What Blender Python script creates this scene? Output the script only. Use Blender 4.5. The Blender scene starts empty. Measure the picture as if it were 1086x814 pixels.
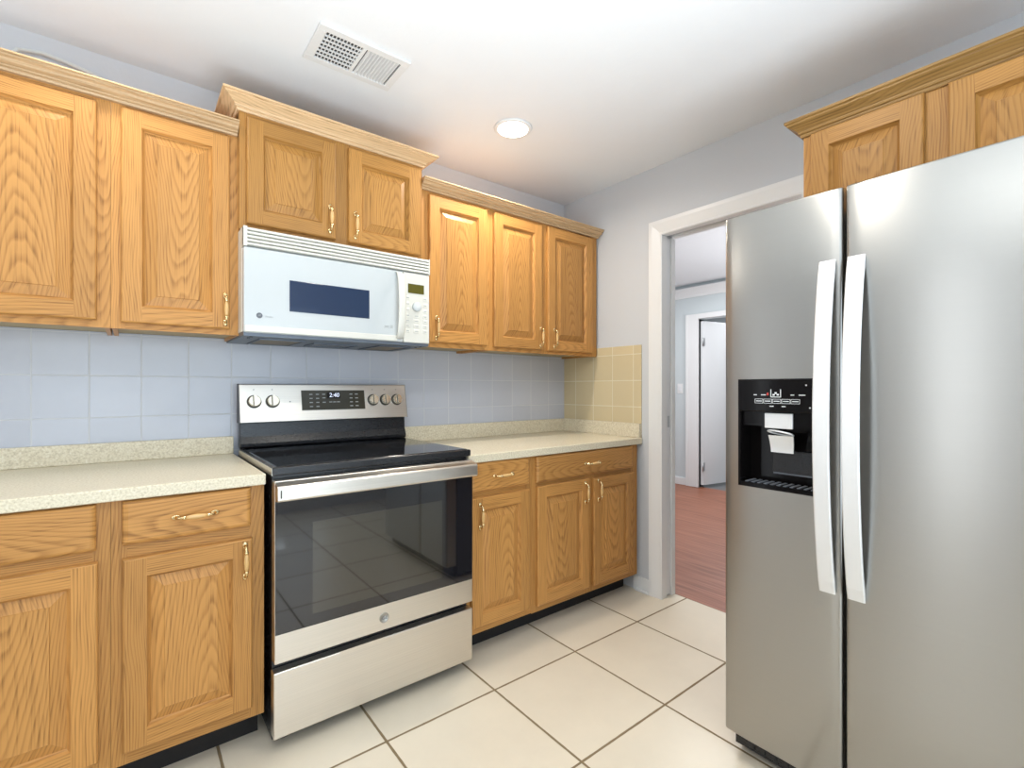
import bpy, bmesh, math, random
from mathutils import Vector

# ------------------------------------------------------------------ camera, light, exposure
SC = bpy.context.scene
COL = SC.collection
FPX, CX, CY = 514.73, 549.39, 411.56
cam_d = bpy.data.cameras.new('camera')
cam = bpy.data.objects.new('camera', cam_d)
COL.objects.link(cam)
cam.location = (-2.3536, -2.4325, 1.1932)
cam.rotation_euler = (math.pi / 2, 0, math.radians(51.364 - 90))
cam_d.sensor_fit = 'HORIZONTAL'
cam_d.sensor_width = 36.0
cam_d.lens = FPX / 1086 * 36
cam_d.shift_x = -(CX - 543) / 1086
cam_d.shift_y = (CY - 407) / 1086
cam_d.clip_start = 0.02
SC.camera = cam
SC.view_settings.view_transform = 'Standard'
SC.view_settings.look = 'None'
SC.view_settings.gamma = 1.0
SC.view_settings.use_curve_mapping = False
SC.view_settings.exposure = 0.0

world = bpy.data.worlds.new('world')
SC.world = world
world.use_nodes = True
world.node_tree.nodes['Background'].inputs[0].default_value = (0.80, 0.90, 1.0, 1)
world.node_tree.nodes['Background'].inputs[1].default_value = 1.0

H = 2.461


def area(name, loc, direction, sx, sy, power, color, shape='RECTANGLE', spread=180):
    d = bpy.data.lights.new(name, 'AREA')
    d.shape = shape
    d.size = sx
    d.size_y = sy
    d.energy = power
    d.color = color
    d.spread = math.radians(spread)
    o = bpy.data.objects.new(name, d)
    COL.objects.link(o)
    o.location = loc
    o.rotation_euler = Vector(direction).to_track_quat('-Z', 'Y').to_euler()
    return o


# daylight through the windows of the unseen half of the room
area('window_and_added_daylight', (-1.9, -4.02, 1.12), (0.10, 1, -0.08), 2.3, 1.7, 37, (0.70, 0.86, 1.0))
area('window_and_added_daylight', (-4.33, -1.60, 1.25), (1, 0, 0), 0.20, 2.0, 7, (0.92, 0.96, 1.0))
# added fill: a down lamp and an uplight in the unseen half of the kitchen
area('added_ceiling_fill', (-2.3, -2.3, 2.36), (0, 0, -1), 1.2, 0.6, 3, (1.0, 0.97, 0.92))
area('added_uplight', (-2.25, -2.95, 0.40), (-0.05, 0.30, 1), 1.5, 1.3, 56, (0.84, 0.93, 1.0), spread=116)
area('hall_light', (1.6, 0.3, 2.42), (0, 0, -1), 1.6, 1.6, 30, (0.97, 0.98, 1.0))
area('window_and_added_daylight', (-4.33, -0.135, 1.15), (1, 0, 0), 0.10, 1.9, 2.0, (0.92, 0.96, 1.0))  # added strip lamp, no known window, for a streak on the fridge door
area('added_hall_uplight', (1.9, -1.3, 1.1), (0.2, 0.55, 1), 1.0, 1.0, 32, (0.93, 0.96, 1.0))  # added upward fill to brighten the hall ceiling
area('far_room_light', (4.0, 0.4, 2.42), (0, 0, -1), 0.8, 0.8, 35, (0.97, 0.98, 1.0))

# ------------------------------------------------------------------ materials


def new_mat(name):
    m = bpy.data.materials.new(name)
    m.use_nodes = True
    return m, m.node_tree, m.node_tree.nodes['Principled BSDF']


def simple(name, col, rough=0.5, metal=0.0, **kw):
    m, nt, b = new_mat(name)
    b.inputs['Base Color'].default_value = (*col, 1)
    b.inputs['Roughness'].default_value = rough
    b.inputs['Metallic'].default_value = metal
    for k, v in kw.items():
        b.inputs[k.replace('_', ' ')].default_value = v
    # a faint procedural variation of the gloss
    n = nt.nodes.new('ShaderNodeTexNoise')
    n.inputs['Scale'].default_value = 40
    r = nt.nodes.new('ShaderNodeMapRange')
    r.inputs['To Min'].default_value = rough * 0.9
    r.inputs['To Max'].default_value = min(1, rough * 1.1)
    nt.links.new(n.outputs['Fac'], r.inputs['Value'])
    nt.links.new(r.outputs['Result'], b.inputs['Roughness'])
    return m


def node(nt, typ, **kw):
    n = nt.nodes.new(typ)
    for k, v in kw.items():
        setattr(n, k, v)
    return n


def mth(nt, op, a, b=None, c=None):
    n = nt.nodes.new('ShaderNodeMath')
    n.operation = op
    for i, x in enumerate((a, b, c)):
        if x is None:
            continue
        if isinstance(x, (int, float)):
            n.inputs[i].default_value = x
        else:
            nt.links.new(x, n.inputs[i])
    return n.outputs[0]


def ramp(nt, src, stops):
    r = nt.nodes.new('ShaderNodeValToRGB')
    els = r.color_ramp.elements
    while len(els) < len(stops):
        els.new(0.5)
    for e, (p, c) in zip(els, stops):
        e.position = p
        e.color = (*c, 1) if len(c) == 3 else c
    nt.links.new(src, r.inputs[0])
    return r.outputs[0]


def mix(nt, f, a, b, typ='MIX'):
    n = nt.nodes.new('ShaderNodeMix')
    n.data_type = 'RGBA'
    n.blend_type = typ
    for i, x in ((0, f), (6, a), (7, b)):
        if isinstance(x, (int, float)):
            n.inputs[i].default_value = x
        elif isinstance(x, tuple):
            n.inputs[i].default_value = (*x, 1) if len(x) == 3 else x
        else:
            nt.links.new(x, n.inputs[i])
    return n.outputs[2]


def oak(name, along, light, dark, cath=1.0, rough=0.42):
    """oak: contour-line growth rings stretched along the grain, plus fine pores"""
    m, nt, b = new_mat(name)
    tc = node(nt, 'ShaderNodeTexCoord')
    sp = node(nt, 'ShaderNodeSeparateXYZ')
    nt.links.new(tc.outputs['Object'], sp.inputs[0])
    oi = node(nt, 'ShaderNodeObjectInfo')
    hor = mth(nt, 'ADD', sp.outputs[0], sp.outputs[1])
    rnd = mth(nt, 'MULTIPLY', oi.outputs['Random'], 37.0)
    a, l = (hor, sp.outputs[2]) if along == 'Z' else (sp.outputs[2], hor)
    cb = node(nt, 'ShaderNodeCombineXYZ')
    nt.links.new(a, cb.inputs[0])
    nt.links.new(rnd, cb.inputs[1])
    nt.links.new(l, cb.inputs[2])

    def noise(sx, sz, detail, rough_=0.5, dist=0.0):
        mp = node(nt, 'ShaderNodeMapping')
        mp.inputs['Scale'].default_value = (sx, 1, sz)
        nt.links.new(cb.outputs[0], mp.inputs[0])
        n = node(nt, 'ShaderNodeTexNoise')
        n.inputs['Scale'].default_value = 1
        n.inputs['Detail'].default_value = detail
        n.inputs['Roughness'].default_value = rough_
        n.inputs['Distortion'].default_value = dist
        nt.links.new(mp.outputs[0], n.inputs['Vector'])
        return n.outputs['Fac']
    # growth rings: the board cuts a slightly tilted log, so the rings show as arches
    off = mth(nt, 'MULTIPLY', mth(nt, 'SUBTRACT', oi.outputs['Random'], 0.5), 0.09)
    wob = mth(nt, 'MULTIPLY', mth(nt, 'SUBTRACT', noise(3.0, 1.5, 2.0, 0.5), 0.5), 0.10)
    xx = mth(nt, 'ADD', mth(nt, 'SUBTRACT', a, off), wob)
    sgn = mth(nt, 'SUBTRACT', mth(nt, 'MULTIPLY', mth(nt, 'GREATER_THAN', mth(nt, 'FRACT', mth(nt, 'MULTIPLY', oi.outputs['Random'], 17.3)), 0.5), 2.0), 1.0)
    dd = mth(nt, 'ADD', 0.075, mth(nt, 'MULTIPLY', mth(nt, 'MULTIPLY', l, sgn), 0.10 * cath))
    rr = mth(nt, 'SQRT', mth(nt, 'ADD', mth(nt, 'MULTIPLY', xx, xx), mth(nt, 'MULTIPLY', dd, dd)))
    jit = noise(45, 4.0, 2.0)
    slow = noise(9.0, 1.1, 2.0)
    ph = mth(nt, 'ADD', mth(nt, 'ADD', mth(nt, 'MULTIPLY', rr, 150.0), mth(nt, 'MULTIPLY', slow, 4.0)), mth(nt, 'MULTIPLY', jit, 0.9))
    fr = mth(nt, 'FRACT', ph)
    ring = ramp(nt, fr, [(0.0, (1, 1, 1)), (0.12, (0.8, 0.8, 0.8)), (0.36, (0.2, 0.2, 0.2)), (0.80, (0, 0, 0)), (1.0, (0.95, 0.95, 0.95))])
    por = ramp(nt, noise(240, 6, 2.0), [(0.50, (0, 0, 0)), (0.66, (1, 1, 1))])
    big = noise(3.0, 0.5, 2.0)
    base = mix(nt, ramp(nt, big, [(0.3, (0, 0, 0)), (0.7, (1, 1, 1))]), tuple(c * 0.86 for c in light), tuple(c * 1.1 for c in light))
    c1 = mix(nt, mth(nt, 'MULTIPLY', ring, 0.45), base, dark)
    porf = mth(nt, 'MULTIPLY', por, mth(nt, 'ADD', 0.20, mth(nt, 'MULTIPLY', ring, 0.45)))
    c2 = mix(nt, porf, c1, tuple(c * 0.6 for c in dark))
    tone = mth(nt, 'ADD', 0.92, mth(nt, 'MULTIPLY', oi.outputs['Random'], 0.16))
    hsv = node(nt, 'ShaderNodeHueSaturation')
    nt.links.new(c2, hsv.inputs['Color'])
    nt.links.new(tone, hsv.inputs['Value'])
    nt.links.new(hsv.outputs[0], b.inputs['Base Color'])
    b.inputs['Roughness'].default_value = rough
    b.inputs['Specular IOR Level'].default_value = 0.32
    bp = node(nt, 'ShaderNodeBump')
    bp.inputs['Strength'].default_value = 0.12
    bp.inputs['Distance'].default_value = 0.0006
    nt.links.new(por, bp.inputs['Height'])
    nt.links.new(bp.outputs[0], b.inputs['Normal'])
    return m


OL, OD = (0.56, 0.275, 0.078), (0.285, 0.112, 0.025)
WV = oak('oak_upright_grain', 'Z', OL, OD)
WH = oak('oak_level_grain', 'X', OL, OD)
DL, DD = (0.45, 0.222, 0.056), (0.24, 0.10, 0.02)  # darker oak copy: dimmer light on two cabinets put into the colour
WV2 = oak('shaded_oak_upright_grain', 'Z', DL, DD)
WH2 = oak('shaded_oak_level_grain', 'X', DL, DD)
CRL, CRD = (0.64, 0.44, 0.25), (0.46, 0.28, 0.13)
CRW = oak('oak_crown_grain', 'X', CRL, CRD, 0.6)
INSIDE = simple('cabinet_underside', (0.42, 0.33, 0.19), 0.6)
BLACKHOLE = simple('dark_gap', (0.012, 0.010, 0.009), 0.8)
BRASS = simple('polished_brass', (0.78, 0.60, 0.32), 0.16, 1.0)
SPINDLE = simple('amber_wood_spindle', (0.66, 0.40, 0.15), 0.25, Coat_Weight=0.5)


def plaster(name, col, scale, strength, rough=0.75):
    m, nt, b = new_mat(name)
    tc = node(nt, 'ShaderNodeTexCoord')
    n = node(nt, 'ShaderNodeTexNoise')
    n.inputs['Scale'].default_value = scale
    n.inputs['Detail'].default_value = 4
    nt.links.new(tc.outputs['Object'], n.inputs['Vector'])
    f = ramp(nt, n.outputs['Fac'], [(0.42, (0, 0, 0)), (0.6, (1, 1, 1))])
    b.inputs['Base Color'].default_value = (*col, 1)
    b.inputs['Roughness'].default_value = rough
    bp = node(nt, 'ShaderNodeBump')
    bp.inputs['Strength'].default_value = strength
    bp.inputs['Distance'].default_value = 0.003
    nt.links.new(f, bp.inputs['Height'])
    nt.links.new(bp.outputs[0], b.inputs['Normal'])
    return m


M_CEIL = plaster('ceiling_paint', (0.80, 0.815, 0.83), 9, 0.18)
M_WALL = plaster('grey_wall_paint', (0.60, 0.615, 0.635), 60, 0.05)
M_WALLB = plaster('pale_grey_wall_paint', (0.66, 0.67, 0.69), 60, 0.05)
M_HALL = plaster('hall_wall_paint', (0.60, 0.65, 0.66), 60, 0.05)
M_TRIM = simple('white_trim_paint', (0.80, 0.80, 0.79), 0.35)
M_DOOR = simple('white_door_paint', (0.78, 0.79, 0.80), 0.4)


def grid_tile(name, ua, ub, u0, v0, du, dv, gw, tile, grout, rough, tilevar=0.05, bumpd=0.0015, speck=0.0):
    """square tiles; ua / ub pick the two world axes the grid lies in"""
    m, nt, b = new_mat(name)
    g = node(nt, 'ShaderNodeNewGeometry')
    sp = node(nt, 'ShaderNodeSeparateXYZ')
    nt.links.new(g.outputs['Position'], sp.inputs[0])
    cells, dist = [], []
    for ax, o, d in ((ua, u0, du), (ub, v0, dv)):
        t = mth(nt, 'DIVIDE', mth(nt, 'SUBTRACT', sp.outputs[ax], o), d)
        fr = mth(nt, 'FRACT', t)
        cells.append(mth(nt, 'FLOOR', t))
        dist.append(mth(nt, 'MULTIPLY', mth(nt, 'SUBTRACT', 0.5, mth(nt, 'ABSOLUTE', mth(nt, 'SUBTRACT', fr, 0.5))), d))
    dmin = mth(nt, 'MINIMUM', dist[0], dist[1])
    nz = node(nt, 'ShaderNodeTexNoise')
    nz.inputs['Scale'].default_value = 22
    nz.inputs['Detail'].default_value = 5
    nt.links.new(g.outputs['Position'], nz.inputs['Vector'])
    dj = mth(nt, 'ADD', dmin, mth(nt, 'MULTIPLY', mth(nt, 'SUBTRACT', nz.outputs['Fac'], 0.5), gw * 0.4))
    f = node(nt, 'ShaderNodeMapRange')
    f.interpolation_type = 'SMOOTHSTEP'
    f.inputs['From Min'].default_value = gw * 0.40
    f.inputs['From Max'].default_value = gw * 0.62
    nt.links.new(dj, f.inputs['Value'])
    wn = node(nt, 'ShaderNodeTexWhiteNoise')
    wn.noise_dimensions = '2D'
    cc = node(nt, 'ShaderNodeCombineXYZ')
    nt.links.new(cells[0], cc.inputs[0])
    nt.links.new(cells[1], cc.inputs[1])
    nt.links.new(cc.outputs[0], wn.inputs['Vector'])
    nz2 = node(nt, 'ShaderNodeTexNoise')
    nz2.inputs['Scale'].default_value = 5
    nz2.inputs['Detail'].default_value = 6
    nz2.inputs['Roughness'].default_value = 0.65
    nt.links.new(g.outputs['Position'], nz2.inputs['Vector'])
    v = mth(nt, 'ADD', mth(nt, 'MULTIPLY', wn.outputs['Value'], tilevar), mth(nt, 'MULTIPLY', nz2.outputs['Fac'], tilevar * 1.6))
    v = mth(nt, 'ADD', v, 1.0 - tilevar * 1.3)
    h = node(nt, 'ShaderNodeHueSaturation')
    h.inputs['Color'].default_value = (*tile, 1)
    nt.links.new(v, h.inputs['Value'])
    nt.links.new(mix(nt, f.outputs[0], grout, h.outputs[0]), b.inputs['Base Color'])
    rr = mth(nt, 'SUBTRACT', 0.8, mth(nt, 'MULTIPLY', f.outputs[0], 0.8 - rough))
    nt.links.new(rr, b.inputs['Roughness'])
    bp = node(nt, 'ShaderNodeBump')
    bp.inputs['Strength'].default_value = 0.6
    bp.inputs['Distance'].default_value = bumpd
    nt.links.new(f.outputs[0], bp.inputs['Height'])
    nt.links.new(bp.outputs[0], b.inputs['Normal'])
    return m


M_FLOOR = grid_tile('cream_floor_tile', 0, 1, -0.777, -0.874, 0.4495, 0.474, 0.0085, (0.70, 0.615, 0.485), (0.22, 0.155, 0.080), 0.30, 0.10)
M_BTILE = grid_tile('daylit_backsplash_tile', 0, 2, -2.009, 1.0825, 0.1548, 0.1585, 0.0045, (0.54, 0.555, 0.61), (0.60, 0.61, 0.63), 0.22, 0.05, 0.0008)  # same tile on both walls; here cool daylight is put into the colour
M_RTILE = grid_tile('lamplit_backsplash_tile', 1, 2, -0.438, 1.0825, 0.160, 0.1575, 0.0045, (0.64, 0.53, 0.33), (0.72, 0.66, 0.50), 0.22, 0.06, 0.0008)  # same tile again, with warm lamplight put into the colour


def counter_mat():
    m, nt, b = new_mat('speckled_cream_laminate')
    g = node(nt, 'ShaderNodeNewGeometry')
    n = node(nt, 'ShaderNodeTexNoise')
    n.inputs['Scale'].default_value = 170
    n.inputs['Detail'].default_value = 3
    nt.links.new(g.outputs['Position'], n.inputs['Vector'])
    c = ramp(nt, n.outputs['Fac'], [(0.30, (0.56, 0.48, 0.33)), (0.46, (0.70, 0.62, 0.455)), (0.58, (0.76, 0.68, 0.51)), (0.75, (0.84, 0.79, 0.66))])
    nt.links.new(c, b.inputs['Base Color'])
    b.inputs['Roughness'].default_value = 0.32
    return m


M_COUNTER = counter_mat()


def plank_mat():
    m, nt, b = new_mat('red_brown_plank_floor')
    g = node(nt, 'ShaderNodeNewGeometry')
    sp = node(nt, 'ShaderNodeSeparateXYZ')
    nt.links.new(g.outputs['Position'], sp.inputs[0])
    t = mth(nt, 'DIVIDE', sp.outputs[0], 0.19)
    fl = mth(nt, 'FLOOR', t)
    fr = mth(nt, 'FRACT', t)
    cb = node(nt, 'ShaderNodeCombineXYZ')
    nt.links.new(mth(nt, 'MULTIPLY', sp.outputs[0], 40.0), cb.inputs[0])
    nt.links.new(mth(nt, 'MULTIPLY', sp.outputs[1], 2.2), cb.inputs[1])
    nt.links.new(mth(nt, 'MULTIPLY', fl, 5.3), cb.inputs[2])
    n = node(nt, 'ShaderNodeTexNoise')
    n.inputs['Scale'].default_value = 1
    n.inputs['Detail'].default_value = 4
    nt.links.new(cb.outputs[0], n.inputs['Vector'])
    c = ramp(nt, n.outputs['Fac'], [(0.3, (0.20, 0.062, 0.030)), (0.5, (0.30, 0.105, 0.054)), (0.72, (0.40, 0.160, 0.090))])
    seam = mth(nt, 'GREATER_THAN', fr, 0.985)
    nt.links.new(mix(nt, mth(nt, 'MULTIPLY', seam, 0.5), c, (0.10, 0.04, 0.025)), b.inputs['Base Color'])
    b.inputs['Roughness'].default_value = 0.42
    return m


M_PLANK = plank_mat()
M_DARKFLOOR = simple('dark_grey_floor', (0.16, 0.165, 0.17), 0.45)


def steel(name, col, rough, horiz='Y', streak=0.03, aniso=0.75):
    """brushed stainless steel: fine level scratches, anisotropic gloss"""
    m, nt, b = new_mat(name)
    g = node(nt, 'ShaderNodeNewGeometry')
    mp = node(nt, 'ShaderNodeMapping')
    mp.inputs['Scale'].default_value = (1.5, 1.5, 420)
    nt.links.new(g.outputs['Position'], mp.inputs[0])
    n = node(nt, 'ShaderNodeTexNoise')
    n.inputs['Scale'].default_value = 1
    n.inputs['Detail'].default_value = 3
    nt.links.new(mp.outputs[0], n.inputs['Vector'])
    c = ramp(nt, n.outputs['Fac'], [(0.3, tuple(x * (1 - streak) for x in col)), (0.7, tuple(min(1, x * (1 + streak)) for x in col))])
    nt.links.new(c, b.inputs['Base Color'])
    b.inputs['Metallic'].default_value = 1.0
    r = node(nt, 'ShaderNodeMapRange')
    r.inputs['To Min'].default_value = rough * (1 - streak)
    r.inputs['To Max'].default_value = rough * (1 + streak)
    nt.links.new(n.outputs['Fac'], r.inputs['Value'])
    nt.links.new(r.outputs[0], b.inputs['Roughness'])
    b.inputs['Anisotropic'].default_value = aniso
    b.inputs['Anisotropic Rotation'].default_value = 0.25
    tg = node(nt, 'ShaderNodeTangent')
    tg.direction_type = 'RADIAL'
    tg.axis = 'Z'
    nt.links.new(tg.outputs[0], b.inputs['Tangent'])
    return m


M_STEEL = steel('brushed_steel', (0.385, 0.375, 0.355), 0.30, aniso=0.7, streak=0.006)
M_STEELW = steel('satin_steel', (0.74, 0.695, 0.63), 0.34, streak=0.05, aniso=0.4)
M_HANDLE = simple('satin_handle_metal', (0.76, 0.75, 0.74), 0.40, 0.35)
M_FSIDE = simple('fridge_cabinet_grey', (0.10, 0.10, 0.105), 0.5)
M_BLACK = simple('gloss_black_plastic', (0.005, 0.004, 0.004), 0.10, Specular_IOR_Level=0.14)
M_BLACKM = simple('black_enamel', (0.012, 0.012, 0.014), 0.28)
M_COOK = simple('black_ceramic_glass', (0.006, 0.007, 0.009), 0.07, IOR=1.6)
M_OVGLASS = simple('dark_oven_glass', (0.008, 0.008, 0.011), 0.04, IOR=1.75)
M_OVWIN = simple('smoked_oven_window', (0.022, 0.019, 0.014), 0.04, IOR=1.9)
M_MWWHITE = simple('glossy_white_enamel', (0.55, 0.575, 0.575), 0.18)
M_MWCREAM = simple('off_white_plastic', (0.70, 0.68, 0.61), 0.35)
M_MWWIN = simple('dark_blue_microwave_window', (0.012, 0.028, 0.070), 0.08, IOR=1.7)
M_MWBOT = simple('grey_underside_metal', (0.13, 0.15, 0.18), 0.4, 0.4)
M_MESH = simple('filter_mesh_metal', (0.24, 0.19, 0.12), 0.5, 0.5)
M_LCD = simple('olive_display', (0.10, 0.09, 0.015), 0.2)
M_GREYP = simple('grey_print', (0.40, 0.41, 0.40), 0.5)
M_GREYD = simple('dark_grey_print', (0.14, 0.15, 0.17), 0.5)
M_WHITEP = simple('white_print', (0.75, 0.76, 0.76), 0.5)
M_REDP = simple('red_print', (0.55, 0.05, 0.04), 0.5)
M_KNOB = simple('bright_knob_metal', (0.86, 0.80, 0.66), 0.2, 0.85)
M_KNOBD = simple('dark_knob_edge', (0.10, 0.09, 0.075), 0.35, 0.6)
M_VENT = simple('white_vent_metal', (0.74, 0.74, 0.73), 0.5)
M_VENTDK = simple('dark_duct', (0.05, 0.05, 0.05), 0.8)
M_EMBLEM = simple('grey_emblem_metal', (0.42, 0.39, 0.34), 0.4, 0.6)
M_DISPLAY = simple('olive_grey_glass', (0.042, 0.038, 0.024), 0.12)
M_RUBBER = simple('grey_rubber', (0.08, 0.08, 0.08), 0.6)
M_HINGE = simple('hinge_metal', (0.55, 0.56, 0.57), 0.35, 0.9)
M_CABLE = simple('white_cable', (0.72, 0.73, 0.70), 0.45)


def emit(name, col, s):
    m, nt, b = new_mat(name)
    b.inputs['Emission Color'].default_value = (*col, 1)
    b.inputs['Emission Strength'].default_value = s
    b.inputs['Base Color'].default_value = (0.02, 0.02, 0.02, 1)
    return m


M_LAMP = emit('lamp_lens', (1.0, 0.97, 0.92), 9.0)
M_DIGIT = emit('lit_digits', (0.75, 0.82, 1.0), 1.6)
M_GLASS, _nt, _b = new_mat('window_glass')
_b.inputs['Transmission Weight'].default_value = 1.0
_b.inputs['Roughness'].default_value = 0.0
_b.inputs['IOR'].default_value = 1.05

# ------------------------------------------------------------------ helpers


def fy(y0):
    """front facing -y: (u,d,z) -> world, u = x, d = outwards"""
    return lambda u, d, z: (u, y0 - d, z)


def fx(x0):
    """front facing -x: u runs to the viewer's right (= -y)"""
    return lambda u, d, z: (x0 - d, -u, z)


IDENT = lambda x, y, z: (x, y, z)


class MB:
    def __init__(self, tf=IDENT):
        self.v, self.f, self.m, self.s = [], [], [], []
        self.tf = tf

    def vert(self, *p):
        self.v.append(self.tf(*p))
        return len(self.v) - 1

    def face(self, idx, mi=0, smooth=False):
        self.f.append(list(idx))
        self.m.append(mi)
        self.s.append(smooth)

    def quad(self, pts, mi=0, smooth=False):
        self.face([self.vert(*p) for p in pts], mi, smooth)

    def box(self, a0, a1, b0, b1, c0, c1, mi=0):
        i = [self.vert(a, b, c) for a in (a0, a1) for b in (b0, b1) for c in (c0, c1)]
        for q in ((0, 1, 3, 2), (4, 6, 7, 5), (0, 4, 5, 1), (2, 3, 7, 6), (0, 2, 6, 4), (1, 5, 7, 3)):
            self.face([i[k] for k in q], mi)

    def rings(self, u0, u1, z0, z1, prof, mi=(0, 0), cap=True):
        """concentric rectangles (inset, outward d): mi = (upright sides, level sides)"""
        loops = []
        for ins, d in prof:
            loops.append([self.vert(u, d, z) for u, z in ((u0 + ins, z0 + ins), (u1 - ins, z0 + ins), (u1 - ins, z1 - ins), (u0 + ins, z1 - ins))])
        for a, b in zip(loops, loops[1:]):
            for k in range(4):
                self.face([a[k], a[(k + 1) % 4], b[(k + 1) % 4], b[k]], mi[1] if k in (0, 2) else mi[0])
        if cap:
            self.face(loops[-1], mi[0])
        return loops

    def lathe(self, c, axis, prof, seg=20, mi=0, squash=(1, 1)):
        """prof = [(r, t)] along the local axis (unit vector) from c, in (u,d,z)"""
        ax = Vector(axis).normalized()
        h = Vector((0, 0, 1)) if abs(ax.z) < 0.9 else Vector((1, 0, 0))
        e1 = ax.cross(h).normalized()
        e2 = ax.cross(e1)
        c = Vector(c)
        prev = None
        for r, t in prof:
            ring = []
            for k in range(seg):
                a = 2 * math.pi * k / seg
                p = c + ax * t + e1 * (math.cos(a) * r * squash[0]) + e2 * (math.sin(a) * r * squash[1])
                ring.append(self.vert(*p))
            if prev:
                for k in range(seg):
                    self.face([prev[k], prev[(k + 1) % seg], ring[(k + 1) % seg], ring[k]], mi, True)
            else:
                self.face(ring, mi)
            prev = ring
        self.face(prev, mi)

    def tube(self, pts, r, seg=10, mi=0):
        pts = [Vector(p) for p in pts]
        prev = None
        e1 = None
        for i, p in enumerate(pts):
            t = (pts[min(i + 1, len(pts) - 1)] - pts[max(i - 1, 0)]).normalized()
            if e1 is None:
                h = Vector((0, 0, 1)) if abs(t.z) < 0.9 else Vector((1, 0, 0))
                e1 = t.cross(h).normalized()
            else:
                e1 = (e1 - t * e1.dot(t)).normalized()
            e2 = t.cross(e1)
            rr = r[i] if isinstance(r, (list, tuple)) else r
            ring = [self.vert(*(p + e1 * math.cos(2 * math.pi * k / seg) * rr + e2 * math.sin(2 * math.pi * k / seg) * rr)) for k in range(seg)]
            if prev:
                for k in range(seg):
                    self.face([prev[k], prev[(k + 1) % seg], ring[(k + 1) % seg], ring[k]], mi, True)
            else:
                self.face(ring, mi)
            prev = ring
        self.face(prev, mi)

    def ellipsoid(self, c, r, mi=0, n=10, seg=14):
        rows = []
        for i in range(1, n):
            th = math.pi * i / n
            rows.append([self.vert(c[0] + r[0] * math.sin(th) * math.cos(2 * math.pi * k / seg), c[1] + r[1] * math.sin(th) * math.sin(2 * math.pi * k / seg), c[2] + r[2] * math.cos(th)) for k in range(seg)])
        a = self.vert(c[0], c[1], c[2] + r[2])
        b = self.vert(c[0], c[1], c[2] - r[2])
        for k in range(seg):
            self.face([a, rows[0][k], rows[0][(k + 1) % seg]], mi, True)
            self.face([b, rows[-1][(k + 1) % seg], rows[-1][k]], mi, True)
        for p, q in zip(rows, rows[1:]):
            for k in range(seg):
                self.face([p[k], q[k], q[(k + 1) % seg], p[(k + 1) % seg]], mi, True)

    def sweep(self, path, prof, mi=0):
        """path = [(x,y)] ; prof = closed [(out, z)], out to the right of travel; mitred"""
        P = [Vector((p[0], p[1])) for p in path]
        loops = []
        for i, p in enumerate(P):
            ns = []
            if i > 0:
                d = (P[i] - P[i - 1]).normalized()
                ns.append(Vector((d.y, -d.x)))
            if i < len(P) - 1:
                d = (P[i + 1] - P[i]).normalized()
                ns.append(Vector((d.y, -d.x)))
            if len(ns) == 2:
                n = (ns[0] + ns[1])
                n = n / max(1e-6, n.dot(ns[0]))
            else:
                n = ns[0]
            loops.append([self.vert(p.x + n.x * o, p.y + n.y * o, z) for o, z in prof])
        k = len(prof)
        for a, b in zip(loops, loops[1:]):
            for j in range(k):
                self.face([a[j], a[(j + 1) % k], b[(j + 1) % k], b[j]], mi)
        self.face(loops[0][::-1], mi)
        self.face(loops[-1], mi)

    def build(self, name, mats, parent=None, bevel=0.0, seg=2, recalc=True, pivot=None):
        if not isinstance(mats, (list, tuple)):
            mats = [mats]
        off = Vector(parent_world(parent)) if parent else Vector((0, 0, 0))
        pivot = Vector(self.tf(*pivot)) if pivot else off
        me = bpy.data.meshes.new(name)
        me.from_pydata([tuple(Vector(v) - pivot) for v in self.v], [], self.f)
        for m in mats:
            me.materials.append(m)
        for p, mi, s in zip(me.polygons, self.m, self.s):
            p.material_index = mi
            p.use_smooth = s
        if recalc:
            bm = bmesh.new()
            bm.from_mesh(me)
            bmesh.ops.recalc_face_normals(bm, faces=bm.faces)
            bm.to_mesh(me)
            bm.free()
        o = bpy.data.objects.new(name, me)
        COL.objects.link(o)
        if parent:
            o.parent = parent
            o.location = pivot - off
        if bevel:
            md = o.modifiers.new('bevel', 'BEVEL')
            md.width = bevel
            md.segments = seg
            md.limit_method = 'ANGLE'
            md.angle_limit = math.radians(40)
            md.harden_normals = True
        return o


def parent_world(p):
    v = Vector((0, 0, 0))
    while p:
        v = v + p.location
        p = p.parent
    return v


def thing(name, loc, label, cat, group=None):
    o = bpy.data.objects.new(name, None)
    o.empty_display_size = 0.05
    COL.objects.link(o)
    o.location = loc
    tag(o, label, cat, group)
    return o


def tag(o, label, cat, group=None):
    o['label'] = label
    o['category'] = cat
    if group:
        o['group'] = group
    return o


def struct(name, mb, m, parent=None, bevel=0.0):
    o = mb.build(name, m, parent, bevel)
    if not parent:
        o['kind'] = 'structure'
    return o


def text_into(mb, s, size, uc, d, zc, mi=0, align='CENTER', thick=0.0004, shear=0.0, tfu=None):
    """letters as flat raised shapes, centred at (uc, zc) on the front, standing d out"""
    cu = bpy.data.curves.new('tmp', 'FONT')
    cu.body = s
    cu.size = size
    cu.align_x = align
    cu.align_y = 'CENTER'
    cu.shear = shear
    cu.extrude = thick
    cu.resolution_u = 3
    ob = bpy.data.objects.new('tmp', cu)
    COL.objects.link(ob)
    dg = bpy.context.evaluated_depsgraph_get()
    me = bpy.data.meshes.new_from_object(ob.evaluated_get(dg))
    base = len(mb.v)
    for v in me.vertices:
        mb.v.append(mb.tf(uc + v.co.x, d + v.co.z, zc + v.co.y))
    for p in me.polygons:
        mb.f.append([base + i for i in p.vertices])
        mb.m.append(mi)
        mb.s.append(False)
    bpy.data.objects.remove(ob)
    bpy.data.curves.remove(cu)
    bpy.data.meshes.remove(me)


# ------------------------------------------------------------------ room shell
XL, YF, T = -4.3, -4.0, 0.12
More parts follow.
